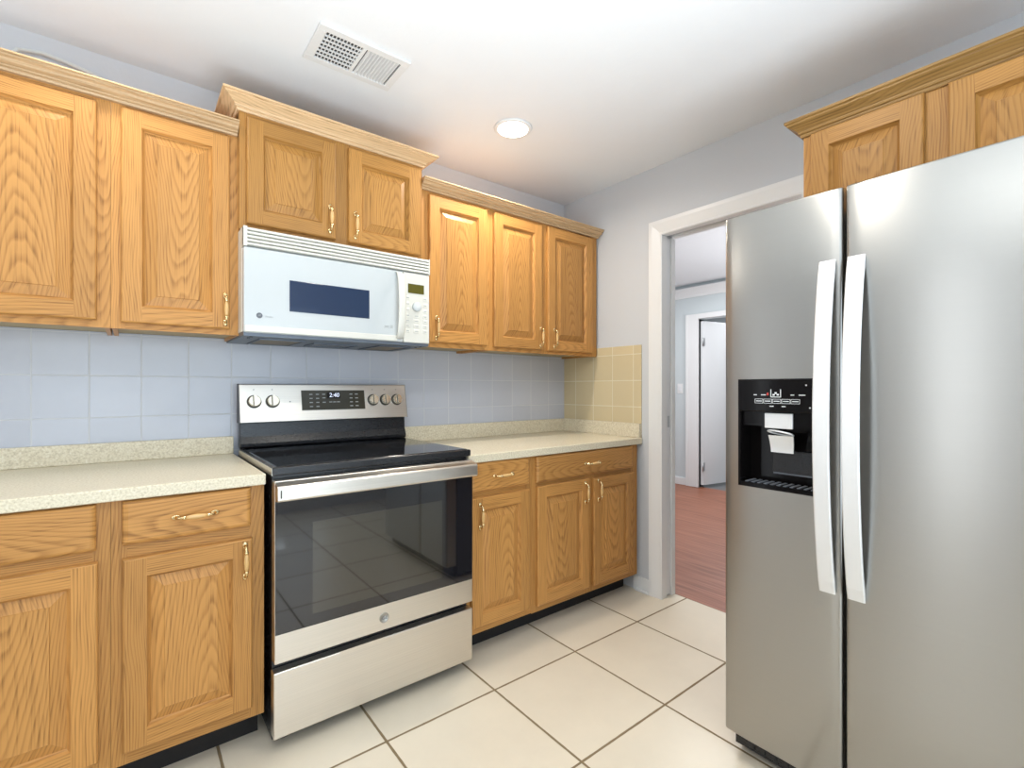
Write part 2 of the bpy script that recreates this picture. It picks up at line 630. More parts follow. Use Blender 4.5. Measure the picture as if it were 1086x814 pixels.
# floor of the kitchen, hall floor
mb = MB(); mb.box(XL - T, 0.12, YF - T, T, -0.08, 0)
struct('floor', mb, M_FLOOR)
mb = MB(); mb.box(0.12, 3.06, -2.6, 2.2, -0.08, -0.002)
struct('floor_hall', mb, M_PLANK)
mb = MB(); mb.box(3.06, 5.2, -2.6, 2.2, -0.08, -0.004)
struct('floor_far_room', mb, M_DARKFLOOR)
mb = MB()
LX, LY, LR = -0.894, -0.567, 0.072
VX0, VX1, VY0, VY1 = -1.842, -1.50, -0.70, -0.478       # vent opening
mb.box(XL - T, 5.2, YF - T, 2.2, H, H + 0.1)
struct('ceiling', mb, M_CEIL)
mb = MB(); mb.box(XL - T, 0, 0, T, 0, H)
struct('wall_back', mb, M_WALLB)
OY0, OY1, OZ = -0.785, -1.545, 2.075      # door opening in the right wall (rough)
mb = MB()
mb.box(0, T, OY0, 0, 0, H)
mb.box(0, T, OY1, OY0, OZ, H)
mb.box(0, T, YF - T, OY1, 0, H)
struct('wall_right', mb, M_WALL)
# front wall with window, left wall with a tall glazed panel
mb = MB()
WX0, WX1, WZ0, WZ1 = -3.15, -0.65, 0.15, 2.10
mb.box(XL - T, WX0, YF - T, YF, 0, H); mb.box(WX1, 0, YF - T, YF, 0, H)
mb.box(WX0, WX1, YF - T, YF, 0, WZ0); mb.box(WX0, WX1, YF - T, YF, WZ1, H)
struct('wall_front', mb, M_WALLB)
mb = MB()
LY0, LY1, LZ0, LZ1 = -1.82, -1.38, 0.2, 2.3
mb.box(XL - T, XL, LY1, -0.20, 0, H); mb.box(XL - T, XL, -0.07, 0, 0, H); mb.box(XL - T, XL, -0.20, -0.07, 0, 0.15); mb.box(XL - T, XL, -0.20, -0.07, 2.15, H); mb.box(XL - T, XL, YF - T, LY0, 0, H)  # includes a narrow slot added for the strip lamp
mb.box(XL - T, XL, LY0, LY1, 0, LZ0); mb.box(XL - T, XL, LY0, LY1, LZ1, H)
struct('wall_left', mb, M_WALLB)
mb = MB()
for a, b, c, d in ((WX0, WX1, WZ0, WZ0 + 0.05), (WX0, WX1, WZ1 - 0.05, WZ1), (WX0, WX0 + 0.05, WZ0, WZ1), (WX1 - 0.05, WX1, WZ0, WZ1), (-1.93, -1.87, WZ0, WZ1)):
    mb.box(a, b, YF - 0.09, YF - 0.03, c, d)
w1 = struct('window_1', mb, M_TRIM)
mb = MB()
for a, b, c, d in ((LY0, LY1, LZ0, LZ0 + 0.05), (LY0, LY1, LZ1 - 0.05, LZ1), (LY0, LY0 + 0.04, LZ0, LZ1), (LY1 - 0.04, LY1, LZ0, LZ1)):
    mb.box(XL - 0.09, XL - 0.045, a, b, c, d)
struct('window_2', mb, M_TRIM)

# far hall walls
FXW = 3.0
DY0, DY1, DZ = 0.775, -0.05, 2.03
mb = MB()
mb.box(FXW, FXW + T, DY0, 2.2, 0, H); mb.box(FXW, FXW + T, DY1, DY0, DZ, H); mb.box(FXW, FXW + T, -2.6, DY1, 0, H)
struct('wall_hall', mb, M_HALL)
mb = MB(); mb.box(0.12, 5.2, 2.2, 2.3, 0, H); struct('wall_hall_side', mb, M_HALL)
mb = MB(); mb.box(0.12, 5.2, -2.7, -2.6, 0, H); struct('wall_hall_end', mb, M_HALL)
mb = MB(); mb.box(5.2, 5.3, -2.7, 2.3, 0, H); struct('wall_far_room', mb, M_WALLB)
# hall crown, casing, baseboard
mb = MB()
prof = [(0, 2.30), (0.012, 2.30), (0.018, 2.325), (0.055, 2.385), (0.065, 2.40), (0.065, 2.415), (0, 2.415)]
mb.sweep([(FXW, -2.6), (FXW, 2.2)], [(-o, z) for o, z in prof])
struct('trim_1', mb, M_TRIM)
mb = MB()
mb.box(FXW - 0.02, FXW, DY0, DY0 + 0.165, 0, DZ + 0.06)
mb.box(FXW - 0.02, FXW, DY1 - 0.09, DY1, 0, DZ + 0.06)
mb.box(FXW - 0.02, FXW, DY1, DY0, DZ, DZ + 0.06)
mb.box(FXW - 0.001, FXW + T, DY0, DY0 + 0.012, 0, DZ)
mb.box(FXW - 0.026, FXW - 0.02, DY0 + 0.135, DY0 + 0.165, 0, DZ + 0.06)
struct('trim_2', mb, M_TRIM, bevel=0.004)
mb = MB(); mb.box(FXW - 0.015, FXW, DY0 + 0.165, 2.2, 0, 0.09)
struct('baseboard_hall', mb, M_TRIM, bevel=0.004)

# open door in the far room
d2 = bpy.data.objects.new('door_2', None); COL.objects.link(d2); d2.location = (FXW + 0.015, DY0 - 0.044, 0.02); d2['kind'] = 'structure'
dl = Vector((0.982, -0.185)); dn = Vector((-0.185, -0.982))
mb = MB(lambda a, b, c: (d2.location.x + dl.x * a - dn.x * b, d2.location.y + dl.y * a - dn.y * b, c))
mb.box(0, 0.76, 0, 0.036, 0.03, 2.0)
door_leaf = mb.build('door_leaf', M_DOOR, d2, bevel=0.003)
mb = MB(mb.tf)
for z in (0.25, 1.75):
    h = MB(mb.tf)
    h.box(-0.012, 0.03, -0.004, 0.0, z - 0.05, z + 0.05)
    h.lathe((-0.008, -0.008, z - 0.05), (0, 0, 1), [(0.008, 0), (0.008, 0.1)], 10)
    h.build('hinge', M_HINGE, d2)

# light switch on the hall wall
ls = thing('light_switch', (FXW, 1.03, 1.19), 'small white light switch plate on the hall wall left of the far door casing', 'light switch')
mb = MB(fx(FXW)); mb.rings(-1.066, -0.992, 1.13, 1.25, [(0, 0), (0, 0.004), (0.003, 0.006)]); mb.build('switch_plate', M_TRIM, ls)
mb = MB(fx(FXW)); mb.rings(-1.045, -1.013, 1.16, 1.22, [(0, 0.0055), (0.002, 0.010)]); mb.build('rocker', M_DOOR, ls)

# casing of the kitchen doorway (right wall), mitred corners
mb = MB()
CI, CO = -0.80, -0.717
prof = [(0.0, 0.010), (0.006, 0.013), (0.012, 0.011), (0.03, 0.014), (0.064, 0.019), (0.083, 0.019)]
ZI = 2.06


def casing(mb, yi0, yi1, zi, prof, x0, sgn):
    """three-sided casing round an opening; prof (distance from the opening, thickness)"""
    rows = []
    for w, t in prof + [(prof[-1][0], 0.0)]:
        rows.append([mb.vert(x0 + sgn * t, yi0 + w, 0), mb.vert(x0 + sgn * t, yi0 + w, zi + w), mb.vert(x0 + sgn * t, yi1 - w, zi + w), mb.vert(x0 + sgn * t, yi1 - w, 0)])
    rows.insert(0, [mb.vert(x0, yi0, 0), mb.vert(x0, yi0, zi), mb.vert(x0, yi1, zi), mb.vert(x0, yi1, 0)])
    for a, b in zip(rows, rows[1:]):
        for k in range(3):
            mb.face([a[k], a[k + 1], b[k + 1], b[k]])
    for k in (0, 3):
        mb.face([r[k] for r in rows])


casing(mb, CI, -1.53, ZI, [(w, t) for w, t in prof], 0.0, -1)
struct('trim_3', mb, M_TRIM)
mb = MB()
# jamb boards either side of the pocket slot
for xa, xb in ((-0.002, 0.040), (0.086, 0.122)):
    mb.box(xa, xb, CI, OY0, 0, ZI)
    mb.box(xa, xb, -1.53, CI, ZI, OZ)
    mb.box(xa, xb, OY1, -1.53, 0, OZ)
struct('trim_4', mb, M_TRIM, bevel=0.002)
mb = MB(); mb.box(0.044, 0.080, CI + 0.006, CI + 0.03, 0.012, ZI - 0.005)
d1 = struct('door_1', mb, M_DOOR, bevel=0.002)
mb = MB(lambda u, d, z: (u, CI + 0.006 - d, z)); mb.rings(0.052, 0.072, 0.97, 1.035, [(0, 0), (0, 0.0015), (0.004, 0.002), (0.005, 0.0005)])
mb.build('latch_plate', M_HINGE, d1)
mb = MB()
mb.box(-0.012, 0, -0.717, -0.60, 0, 0.085)
mb.box(-0.024, -0.012, -0.717, -0.62, 0, 0.018)
struct('baseboard_right', mb, M_TRIM, bevel=0.004)

# tiled splashes are part of the walls
mb = MB(); mb.box(-4.0, -0.0, -0.006, 0.0, 0.90, 1.42)
struct('wall_back_tiling', mb, M_BTILE)
mb = MB(); mb.box(-0.006, 0, -0.656, -0.006, 0.90, 1.45)
struct('wall_right_tiling', mb, M_RTILE, bevel=0.002)

# ------------------------------------------------------------------ cabinets
HANDLE_MESH = None


def pull(tf, u, z, base, vertical, parent):
    """brass bow pull with an amber spindle"""
    ax = (0, 0, 1) if vertical else (1, 0, 0)
    mb = MB(tf)

    def at(t, d):
        return (u, d, z + t) if vertical else (u + t, d, z)
    so = base + 0.027
    for s in (-1, 1):
        mb.ellipsoid(at(s * 0.050, base + 0.003), (0.008, 0.005, 0.012) if vertical else (0.012, 0.005, 0.008), 0)
        mb.tube([at(s * 0.049, base + 0.002), at(s * 0.049, base + 0.012), at(s * 0.045, base + 0.021), at(s * 0.036, so), at(s * 0.028, so)], [0.0065, 0.0045, 0.004, 0.004, 0.0035], 10, 0)
        mb.lathe(at(s * 0.031, so), ax, [(0.003, -0.005), (0.0065, -0.003), (0.0065, 0.003), (0.003, 0.005)], 12, 0)
    mb.lathe(at(0, so), ax, [(0.004, -0.028), (0.0062, -0.018), (0.0080, 0), (0.0062, 0.018), (0.004, 0.028)], 14, 1)
    return mb.build('handle', [BRASS, SPINDLE], parent)


def panel_door(tf, u0, u1, z0, z1, parent, hu=None, hz=None, wood=(WV, WH)):
    """raised-panel door on the face frame plane d=0"""
    mb = MB(tf)
    t, s, e = 0.020, 0.056, 0.005
    loops = mb.rings(u0, u1, z0, z1, [(0, 0.001), (0, t - 0.006), (0.002, t - 0.002), (e, t)], (0, 1), cap=False)
    # back
    mb.quad([(u0, 0.001, z0), (u0, 0.001, z1), (u1, 0.001, z1), (u1, 0.001, z0)], 0)
    # stiles full height, rails between
    mb.quad([(u0 + e, t, z0 + e), (u0 + s, t, z0 + e), (u0 + s, t, z1 - e), (u0 + e, t, z1 - e)], 0)
    mb.quad([(u1 - s, t, z0 + e), (u1 - e, t, z0 + e), (u1 - e, t, z1 - e), (u1 - s, t, z1 - e)], 0)
    mb.quad([(u0 + s, t, z0 + e), (u1 - s, t, z0 + e), (u1 - s, t, z0 + s), (u0 + s, t, z0 + s)], 1)
    mb.quad([(u0 + s, t, z1 - s), (u1 - s, t, z1 - s), (u1 - s, t, z1 - e), (u0 + s, t, z1 - e)], 1)
    mb.rings(u0 + s, u1 - s, z0 + s, z1 - s, [(0, t), (0.002, t - 0.004), (0.005, t - 0.010), (0.009, t - 0.014)], (0, 1), cap=False)
    d = mb.build('door', list(wood), parent)
    mb = MB(tf)
    g = s + 0.008
    mb.rings(u0 + g, u1 - g, z0 + g, z1 - g, [(0, t - 0.0145), (0.004, t - 0.0135), (0.032, t - 0.004), (0.0335, t - 0.0015)], (0, 0))
    mb.build('panel', [wood[0]], d, pivot=((u0 + u1) / 2, 0, (z0 + z1) / 2))
    if hu is not None:
        pull(tf, hu, hz, t, True, d)
    return d


def drawer_front(tf, u0, u1, z0, z1, parent, hu=None, hz=None):
    mb = MB(tf)
    t = 0.020
    mb.rings(u0, u1, z0, z1, [(0, 0.001), (0, t - 0.010), (0.003, t - 0.005), (0.008, t - 0.0015), (0.013, t)], (0, 0))
    mb.quad([(u0, 0.001, z0), (u0, 0.001, z1), (u1, 0.001, z1), (u1, 0.001, z0)], 0)
    d = mb.build('drawer', [WH], parent, pivot=((u0 + u1) / 2, 0, (z0 + z1) / 2))
    if hu is not None:
        pull(tf, hu, hz, t, False, d)
    return d


def upper_body(tf, u0, u1, z0, z1, depth, doors, parent, wood=(WV, WH)):
    """closed carcass with face frame; underside recessed between the sides"""
    mb = MB(tf)
    ft = 0.019
    # sides, top, recessed bottom
    mb.box(u0 + 0.003, u0 + 0.016, -depth, -ft, z0, z1, 0)
    mb.box(u1 - 0.016, u1 - 0.003, -depth, -ft, z0, z1, 0)
    mb.box(u0 + 0.014, u1 - 0.014, -depth, -ft, z1 - 0.014, z1, 0)
    mb.box(u0 + 0.014, u1 - 0.014, -depth, -ft, z0 + 0.012, z0 + 0.026, 2)
    mb.box(u0 + 0.014, u1 - 0.014, -depth, -depth + 0.014, z0 + 0.012, z1 - 0.014, 2)
    # frame: stiles between the doors, rails
    edges = [u0] + [x for d in doors for x in d] + [u1]
    for k in range(0, len(edges), 2):
        a, b = edges[k], edges[k + 1]
        a = a if k == 0 else a - 0.012
        b = b if k == len(edges) - 2 else b + 0.012
        mb.box(a, b, -ft, 0, z0, z1, 0)
    for a, b in doors:
        mb.box(a + 0.012, b - 0.012, -ft, 0, z0, z0 + 0.038, 1)
        mb.box(a + 0.012, b - 0.012, -ft, 0, z1 - 0.05, z1, 1)
    return mb.build('body', [wood[0], wood[1], INSIDE], parent)


UZ0, UZ1 = 1.395, 2.172
ufy = fy(-0.312)
# left run: two single-door units
u1 = thing('wall_cabinet', (-2.61, -0.15, UZ0), 'honey oak single-door wall cabinet cut off by the left edge of the photo', 'wall cabinet', 'oak wall cabinets')
upper_body(ufy, -2.815, -2.4042, UZ0, UZ1, 0.308, [(-2.772, -2.439)], u1)
panel_door(ufy, -2.772, -2.439, 1.418, 2.135, u1, -2.745, 1.505)
u2 = thing('wall_cabinet', (-2.21, -0.15, UZ0), 'honey oak single-door wall cabinet directly left of the white microwave', 'wall cabinet', 'oak wall cabinets')
upper_body(ufy, -2.4035, -2.020, UZ0, UZ1, 0.308, [(-2.378, -2.060)], u2)
panel_door(ufy, -2.378, -2.060, 1.416, 2.140, u2, -2.075, 1.487)
# tall cabinet over the microwave
tfy = fy(-0.345)
u3 = thing('wall_cabinet', (-1.652, -0.17, 1.80), 'short oak double-door wall cabinet above the white microwave, raised higher than its neighbours', 'wall cabinet', 'oak wall cabinets')
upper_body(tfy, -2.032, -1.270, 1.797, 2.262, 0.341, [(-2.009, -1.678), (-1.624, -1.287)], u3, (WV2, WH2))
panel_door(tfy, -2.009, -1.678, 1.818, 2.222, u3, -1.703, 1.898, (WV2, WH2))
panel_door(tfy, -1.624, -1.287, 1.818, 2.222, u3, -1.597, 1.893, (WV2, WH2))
# right run
u4 = thing('wall_cabinet', (-1.06, -0.15, UZ0), 'honey oak single-door wall cabinet directly right of the white microwave', 'wall cabinet', 'oak wall cabinets')
upper_body(ufy, -1.268, -0.8566, UZ0, UZ1, 0.308, [(-1.222, -0.879)], u4)
panel_door(ufy, -1.222, -0.879, 1.418, 2.135, u4, -1.187, 1.487)
u5 = thing('wall_cabinet', (-0.43, -0.15, UZ0), 'honey oak double-door wall cabinet in the corner beside the grey wall', 'wall cabinet', 'oak wall cabinets')
upper_body(ufy, -0.856, -0.014, UZ0, UZ1, 0.308, [(-0.834, -0.493), (-0.447, -0.071)], u5)
panel_door(ufy, -0.834, -0.493, 1.414, 2.135, u5, -0.510, 1.487)
panel_door(ufy, -0.447, -0.071, 1.414, 2.140, u5, -0.402, 1.487)


def crown_profile(z0, z1, out, th=0.012):
    h = z1 - z0
    pts = [(0.0, 0.0), (0.12, 0.0), (0.16, 0.10), (0.16, 0.18), (0.26, 0.22), (0.30, 0.30), (0.30, 0.36), (0.50, 0.52), (0.74, 0.66), (0.86, 0.72), (0.86, 0.80), (1.0, 0.86), (1.0, 1.0), (0.80, 1.0), (0.0, 0.55)]
    return [(o * out, z0 + k * h) for o, k in pts]


def flat_crown(z0, z1, out):
    h = z1 - z0
    pts = [(0.0, 0.0), (0.22, 0.0), (0.26, 0.16), (0.40, 0.22), (0.40, 0.34), (0.62, 0.44), (0.72, 0.62), (0.88, 0.70), (0.88, 0.84), (1.0, 0.90), (1.0, 1.0), (0.0, 1.0)]
    return [(o * out, z0 + k * h) for o, k in pts]


mb = MB(); mb.sweep([(-2.815, -0.312), (-2.0345, -0.312)], flat_crown(2.152, 2.192, 0.062))
tag(mb.build('crown_moulding', CRW), 'pale stepped crown moulding along the top of the left wall cabinets', 'crown moulding')
mb = MB(); mb.sweep([(-1.2665, -0.312), (-0.008, -0.312)], flat_crown(2.152, 2.196, 0.062))
tag(mb.build('crown_moulding', CRW), 'pale stepped crown moulding along the top of the corner wall cabinets', 'crown moulding')
mb = MB(); mb.sweep([(-2.032, -0.012), (-2.032, -0.345), (-1.270, -0.345), (-1.270, -0.012)], crown_profile(2.240, 2.292, 0.060))
mb.build('crown', CRW, u3)

# cabinet above the fridge (faces -x)
cfx = fx(-0.544)
u6 = thing('wall_cabinet', (-0.27, -2.10, 1.722), 'oak double-door wall cabinet above the stainless refrigerator', 'wall cabinet', 'oak wall cabinets')
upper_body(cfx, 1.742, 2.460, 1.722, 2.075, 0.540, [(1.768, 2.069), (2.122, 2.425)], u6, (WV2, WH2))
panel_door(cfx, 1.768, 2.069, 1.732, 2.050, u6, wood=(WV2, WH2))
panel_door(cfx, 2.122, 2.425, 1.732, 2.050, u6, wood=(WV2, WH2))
mb = MB(); mb.sweep([(-0.012, -1.742), (-0.544, -1.742), (-0.544, -2.460), (-0.012, -2.460)], crown_profile(2.052, 2.108, 0.046))
mb.build('crown', oak('oak_crown_golden', 'X', (0.33, 0.185, 0.055), (0.18, 0.085, 0.022)), u6)

# base cabinets
bfy = fy(-0.640)


def base_body(u0, u1, zb, zt, stiles, zr, parent, gapx=0.0):
    mb = MB(bfy)
    ft = 0.019
    mb.box(u0, u1, -0.632, -ft, zb, zt, 0)
    for a, b in stiles:
        mb.box(a, b, -ft, 0, zb - 0.004, zt, 0)
    mb.box(u0, u1, -ft, -0.0005, zt - 0.03, zt, 1)
    mb.box(u0, u1, -ft, -0.0005, zr - 0.03, zr + 0.03, 1)
    mb.box(u0, u1, -ft, -0.0005, zb - 0.004, zb + 0.045, 1)
    o = mb.build('body', [WV, WH], parent)
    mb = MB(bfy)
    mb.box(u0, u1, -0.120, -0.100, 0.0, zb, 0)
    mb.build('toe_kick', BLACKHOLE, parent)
    return o


b1 = thing('base_cabinet', (-2.60, -0.32, 0), 'honey oak base cabinet cut off by the left edge of the photo', 'base cabinet', 'oak base cabinets')
base_body(-2.80, -2.3967, 0.118, 0.8755, [(-2.80, -2.765), (-2.435, -2.3967)], 0.728, b1)
drawer_front(bfy, -2.775, -2.427, 0.742, 0.872, b1)
panel_door(bfy, -2.775, -2.423, 0.155, 0.711, b1, -2.75, 0.63)
b2 = thing('base_cabinet', (-2.20, -0.32, 0), 'honey oak base cabinet with one drawer and one door, directly left of the stove', 'base cabinet', 'oak base cabinets')
base_body(-2.396, -2.005, 0.118, 0.8755, [(-2.396, -2.36), (-2.05, -2.005)], 0.728, b2)
drawer_front(bfy, -2.371, -2.046, 0.745, 0.871, b2, -2.197, 0.808)
panel_door(bfy, -2.371, -2.042, 0.153, 0.706, b2, -2.064, 0.638)
b3 = thing('base_cabinet', (-1.02, -0.32, 0), 'narrow oak base cabinet with one drawer and one door, directly right of the stove', 'base cabinet', 'oak base cabinets')
base_body(-1.213, -0.8387, 0.112, 0.8665, [(-1.213, -1.17), (-0.878, -0.8387)], 0.722, b3)
drawer_front(bfy, -1.194, -0.863, 0.735, 0.865, b3, -1.022, 0.800)
panel_door(bfy, -1.192, -0.863, 0.138, 0.712, b3, -1.152, 0.630)
b4 = thing('base_cabinet', (-0.42, -0.32, 0), 'wide oak base cabinet with one drawer over two doors, at the doorway end', 'base cabinet', 'oak base cabinets')
base_body(-0.838, -0.026, 0.108, 0.8665, [(-0.838, -0.80), (-0.47, -0.395), (-0.09, -0.026)], 0.722, b4)
drawer_front(bfy, -0.816, -0.084, 0.735, 0.862, b4, -0.432, 0.797)
panel_door(bfy, -0.812, -0.450, 0.136, 0.717, b4, -0.487, 0.645)
panel_door(bfy, -0.414, -0.074, 0.136, 0.711, b4, -0.385, 0.645)

# countertops (with their low upstands)


def countertop(x0, x1, top, bot, label, side):
    t = thing('countertop', ((x0 + x1) / 2, -0.33, bot), label, 'countertop', 'cream countertops')
    mb = MB()
    mb.box(x0, x1, -0.665, -0.0075, bot, top)
    mb.build('slab', M_COUNTER, t, bevel=0.004, seg=3)
    mb = MB()
    xr = x1 if not side else x1 - 0.0
    mb.box(x0, xr - 0.0005, -0.026, -0.0065, top + 0.0003, 0.986)
    if side:
        mb.box(x1 - 0.020, x1 - 0.0005, -0.656, -0.0265, top + 0.0003, 0.986)
    mb.build('upstand', M_COUNTER, t, bevel=0.002)
    return t


countertop(-2.80, -2.0035, 0.912, 0.876, 'speckled cream countertop left of the stove', False)
countertop(-1.214, -0.0065, 0.903, 0.867, 'speckled cream countertop right of the stove, in the corner', True)

# ------------------------------------------------------------------ stove
SX0, SX1 = -1.992, -1.2235
st = thing('stove', ((SX0 + SX1) / 2, -0.36, 0), 'freestanding stainless electric stove with black glass cooktop and large oven door', 'stove')
mb = MB()
mb.box(SX0 + 0.004, SX1 - 0.004, -0.672, -0.03, 0.03, 0.905)
mb.build('body', M_BLACKM, st, bevel=0.003)
for x in (SX0 + 0.05, SX1 - 0.05):
    for y in (-0.62, -0.08):
        mb = MB(); mb.lathe((x, y, 0), (0, 0, 1), [(0.018, 0), (0.018, 0.012), (0.008, 0.014), (0.008, 0.032)], 12)
        mb.build('leg', M_RUBBER, st)
# cooktop: frame with ceramic glass
mb = MB()
mb.box(SX0, SX1, -0.700, -0.075, 0.906, 0.934)
ck = mb.build('cooktop', M_BLACKM, st, bevel=0.006, seg=3)
mb = MB()
mb.rings(SX0 + 0.012, SX1 - 0.012, -0.690, -0.09, [(0, 0.9335), (0.004, 0.9365)])
mb.v = [(v[0], v[2], v[1]) for v in mb.v]
mb.build('glass_top', M_COOK, ck)
mb = MB()
mb.box(SX0 - 0.0005, SX0 + 0.002, -0.695, -0.08, 0.908, 0.931)
mb.build('side_trim', M_STEELW, ck)
# backguard: black riser and sloped steel panel
mb = MB()
pf = [(-0.075, 0.934), (-0.088, 0.94), (-0.090, 0.955), (-0.075, 0.985), (-0.070, 1.05), (-0.03, 1.05), (-0.03, 0.934)]
a = [mb.vert(SX0 + 0.004, y, z) for y, z in pf]
b = [mb.vert(SX1 - 0.004, y, z) for y, z in pf]
for k in range(len(pf)):
    j = (k + 1) % len(pf)
    mb.face([a[k], a[j], b[j], b[k]])
mb.face(a); mb.face(b)
mb.build('riser', M_BLACKM, st, bevel=0.004)
PY0, PY1, PZ0, PZ1 = -0.100, -0.066, 1.045, 1.211
mb = MB()
pf = [(PY0, PZ0), (PY1, PZ1), (-0.030, PZ1), (-0.030, PZ0)]
a = [mb.vert(SX0 + 0.001, y, z) for y, z in pf]
b = [mb.vert(SX1 - 0.001, y, z) for y, z in pf]
for k in range(4):
    j = (k + 1) % 4
    mb.face([a[k], a[j], b[j], b[k]])
mb.face(a); mb.face(b)
cp = mb.build('control_panel', M_STEELW, st, bevel=0.004)
for x in (SX0 + 0.0005, SX1 - 0.0035):
    mb = MB()
    pts = [(PY0 + 0.003, PZ0 - 0.001), (PY1 + 0.003, PZ1 + 0.001), (-0.029, PZ1 + 0.001), (-0.029, PZ0 - 0.001)]
    a = [mb.vert(x - 0.001, y, z) for y, z in pts]
    b = [mb.vert(x + 0.004, y, z) for y, z in pts]
    for k in range(4):
        j = (k + 1) % 4
        mb.face([a[k], a[j], b[j], b[k]])
    mb.face(a); mb.face(b)
    mb.build('end_cap', M_FSIDE, cp)
sl = Vector((0, PY1 - PY0, PZ1 - PZ0)).normalized()      # up the slope
nn = Vector((0, -sl.z, sl.y))                             # outwards


def slope(u, d, s):
    p = Vector((u, PY0, PZ0)) + sl * s + nn * d
    return (p.x, p.y, p.z)


mb = MB(slope)
mb.rings(-1.742, -1.447, 0.048, 0.141, [(0, 0.0), (0, 0.0025), (0.002, 0.003)])
dsp = mb.build('display', M_DISPLAY, cp)
mb = MB(slope)
mb.box(-1.628, -1.566, 0.0028, 0.0032, 0.102, 0.132)
mb.build('clock_window', M_BLACK, cp)
mb = MB(slope)
mb.rings(-1.745, -1.444, 0.045, 0.144, [(0, 0), (0, 0.0015), (0.003, 0.0015)], cap=False)
mb.build('display_rim', M_STEELW, cp)
mb = MB(slope)
text_into(mb, '2:40', 0.028, -1.594, 0.0035, 0.117, 0, shear=0.1)
mb.build('digits', M_DIGIT, cp)
for (x, zz) in [(-1.70, k) for k in (0.064, 0.083, 0.102, 0.121)] + [(-1.671, k) for k in (0.064, 0.083, 0.102, 0.121)] + [(-1.642, k) for k in (0.083, 0.104, 0.121)] + [(-1.514, k) for k in (0.064, 0.083, 0.102, 0.121)] + [(-1.487, k) for k in (0.064, 0.083, 0.102, 0.121)] + [(-1.612, 0.084), (-1.594, 0.084), (-1.576, 0.084)]:
    mb = MB(slope)
    mb.box(x - 0.007, x + 0.007, 0.0031, 0.0036, zz - 0.0012, zz + 0.0030)
    mb.build('key_legend', M_GREYP, cp)
for x in (-1.935, -1.862, -1.404, -1.341, -1.279):
    mb = MB(slope)
    mb.lathe((x, 0, 0.092), (0, 1, 0), [(0.0285, 0.0), (0.0285, 0.004), (0.026, 0.006)], 28, 1)
    mb.lathe((x, 0, 0.092), (0, 1, 0), [(0.0245, 0.005), (0.0230, 0.022), (0.0215, 0.024)], 28, 0)
    mb.box(x - 0.0055, x + 0.0055, 0.023, 0.034, 0.092 - 0.0225, 0.092 + 0.0225, 0)
    mb.box(x - 0.0075, x - 0.0055, 0.0238, 0.028, 0.092 - 0.021, 0.092 + 0.021, 1)
    mb.build('knob', [M_KNOB, M_KNOBD], cp)
for x in (-1.935, -1.862, -1.404, -1.341, -1.279):
    mb = MB(slope)
    text_into(mb, 'o', 0.012, x, 0.0004, 0.146)
    mb.build('dial_mark', M_GREYD, cp)
mb = MB(slope)
mb.lathe((-1.79, 0, 0.09), (0, 1, 0), [(0.003, 0), (0.003, 0.0006)], 10)
mb.build('indicator', M_GREYD, cp)

# oven door
DF = -0.715
odz0, odz1 = 0.296, 0.892
mb = MB()
mb.box(SX0 + 0.003, SX1 - 0.003, DF, -0.674, odz0, odz1)
od = mb.build('oven_door', [M_STEELW], st, bevel=0.004)
mb = MB(fy(DF))
mb.rings(SX0 + 0.005, SX1 - 0.005, 0.392, 0.888, [(0, 0.0), (0, 0.002), (0.003, 0.0025)])
mb.build('door_glass', M_OVGLASS, od)
mb = MB(fy(DF))
mb.rings(-1.872, -1.372, 0.430, 0.742, [(0, 0.0022), (0.001, 0.0030)])
mb.build('oven_window', M_OVWIN, od)
# full-width flat bar handle
mb = MB()
hp = [(-0.722, 0.828), (-0.752, 0.830), (-0.756, 0.836), (-0.756, 0.874), (-0.752, 0.880), (-0.718, 0.889), (-0.716, 0.880), (-0.745, 0.870), (-0.745, 0.838), (-0.722, 0.836)]
a = [mb.vert(SX0 + 0.004, y, z) for y, z in hp]
b = [mb.vert(SX1 - 0.004, y, z) for y, z in hp]
for k in range(len(hp)):
    j = (k + 1) % len(hp)
    mb.face([a[k], a[j], b[j], b[k]])
mb.face(a); mb.face(b)
mb.box(SX0 + 0.004, SX0 + 0.018, -0.746, -0.716, 0.833, 0.882)
mb.box(SX1 - 0.018, SX1 - 0.004, -0.746, -0.716, 0.833, 0.882)
hb = mb.build('handle', M_STEELW, od, bevel=0.0015)
mb = MB(fy(-0.756))
mb.box(SX0 + 0.012, SX0 + 0.017, 0, 0.0008, 0.842, 0.868)
mb.build('handle_slot', M_KNOBD, od)
# round emblem on the door
mb = MB(fy(DF))
ex, ez = -1.617, 0.343
mb.lathe((ex, 0, ez), (0, 1, 0), [(0.0185, 0), (0.0185, 0.0022), (0.0165, 0.003), (0.0160, 0.0022), (0.0, 0.0022)], 28, 0)
mb.build('emblem', M_EMBLEM, od)
mb = MB(fy(DF))
text_into(mb, 'GE', 0.018, ex, 0.0028, ez, 0, shear=0.25)
mb.build('emblem_lettering', M_GREYD, od)
# storage drawer
mb = MB()
mb.box(SX0 + 0.001, SX1 - 0.002, DF + 0.002, -0.674, 0.052, 0.268)
sd = mb.build('storage_drawer', M_STEELW, st, bevel=0.004)
mb = MB(fy(DF + 0.002))
mb.box(-1.78, -1.615, -0.004, 0.0022, 0.2625, 0.2705)
mb.build('pull_lip', M_STEELW, sd)

# ------------------------------------------------------------------ microwave
MX0, MX1, MYF, MZ0, MZ1 = -2.0305, -1.2705, -0.425, 1.399, 1.788
mw = thing('microwave', ((MX0 + MX1) / 2, -0.2, MZ0), 'white over-the-range microwave with dark window, hung beneath the short oak cabinet', 'microwave')
mb = MB()
mb.box(MX0, MX1, -0.385, -0.008, MZ0 + 0.004, MZ1 + 0.004)
mb.build('body', M_MWCREAM, mw, bevel=0.003)
mb = MB(fy(-0.385))
DX1 = -1.402
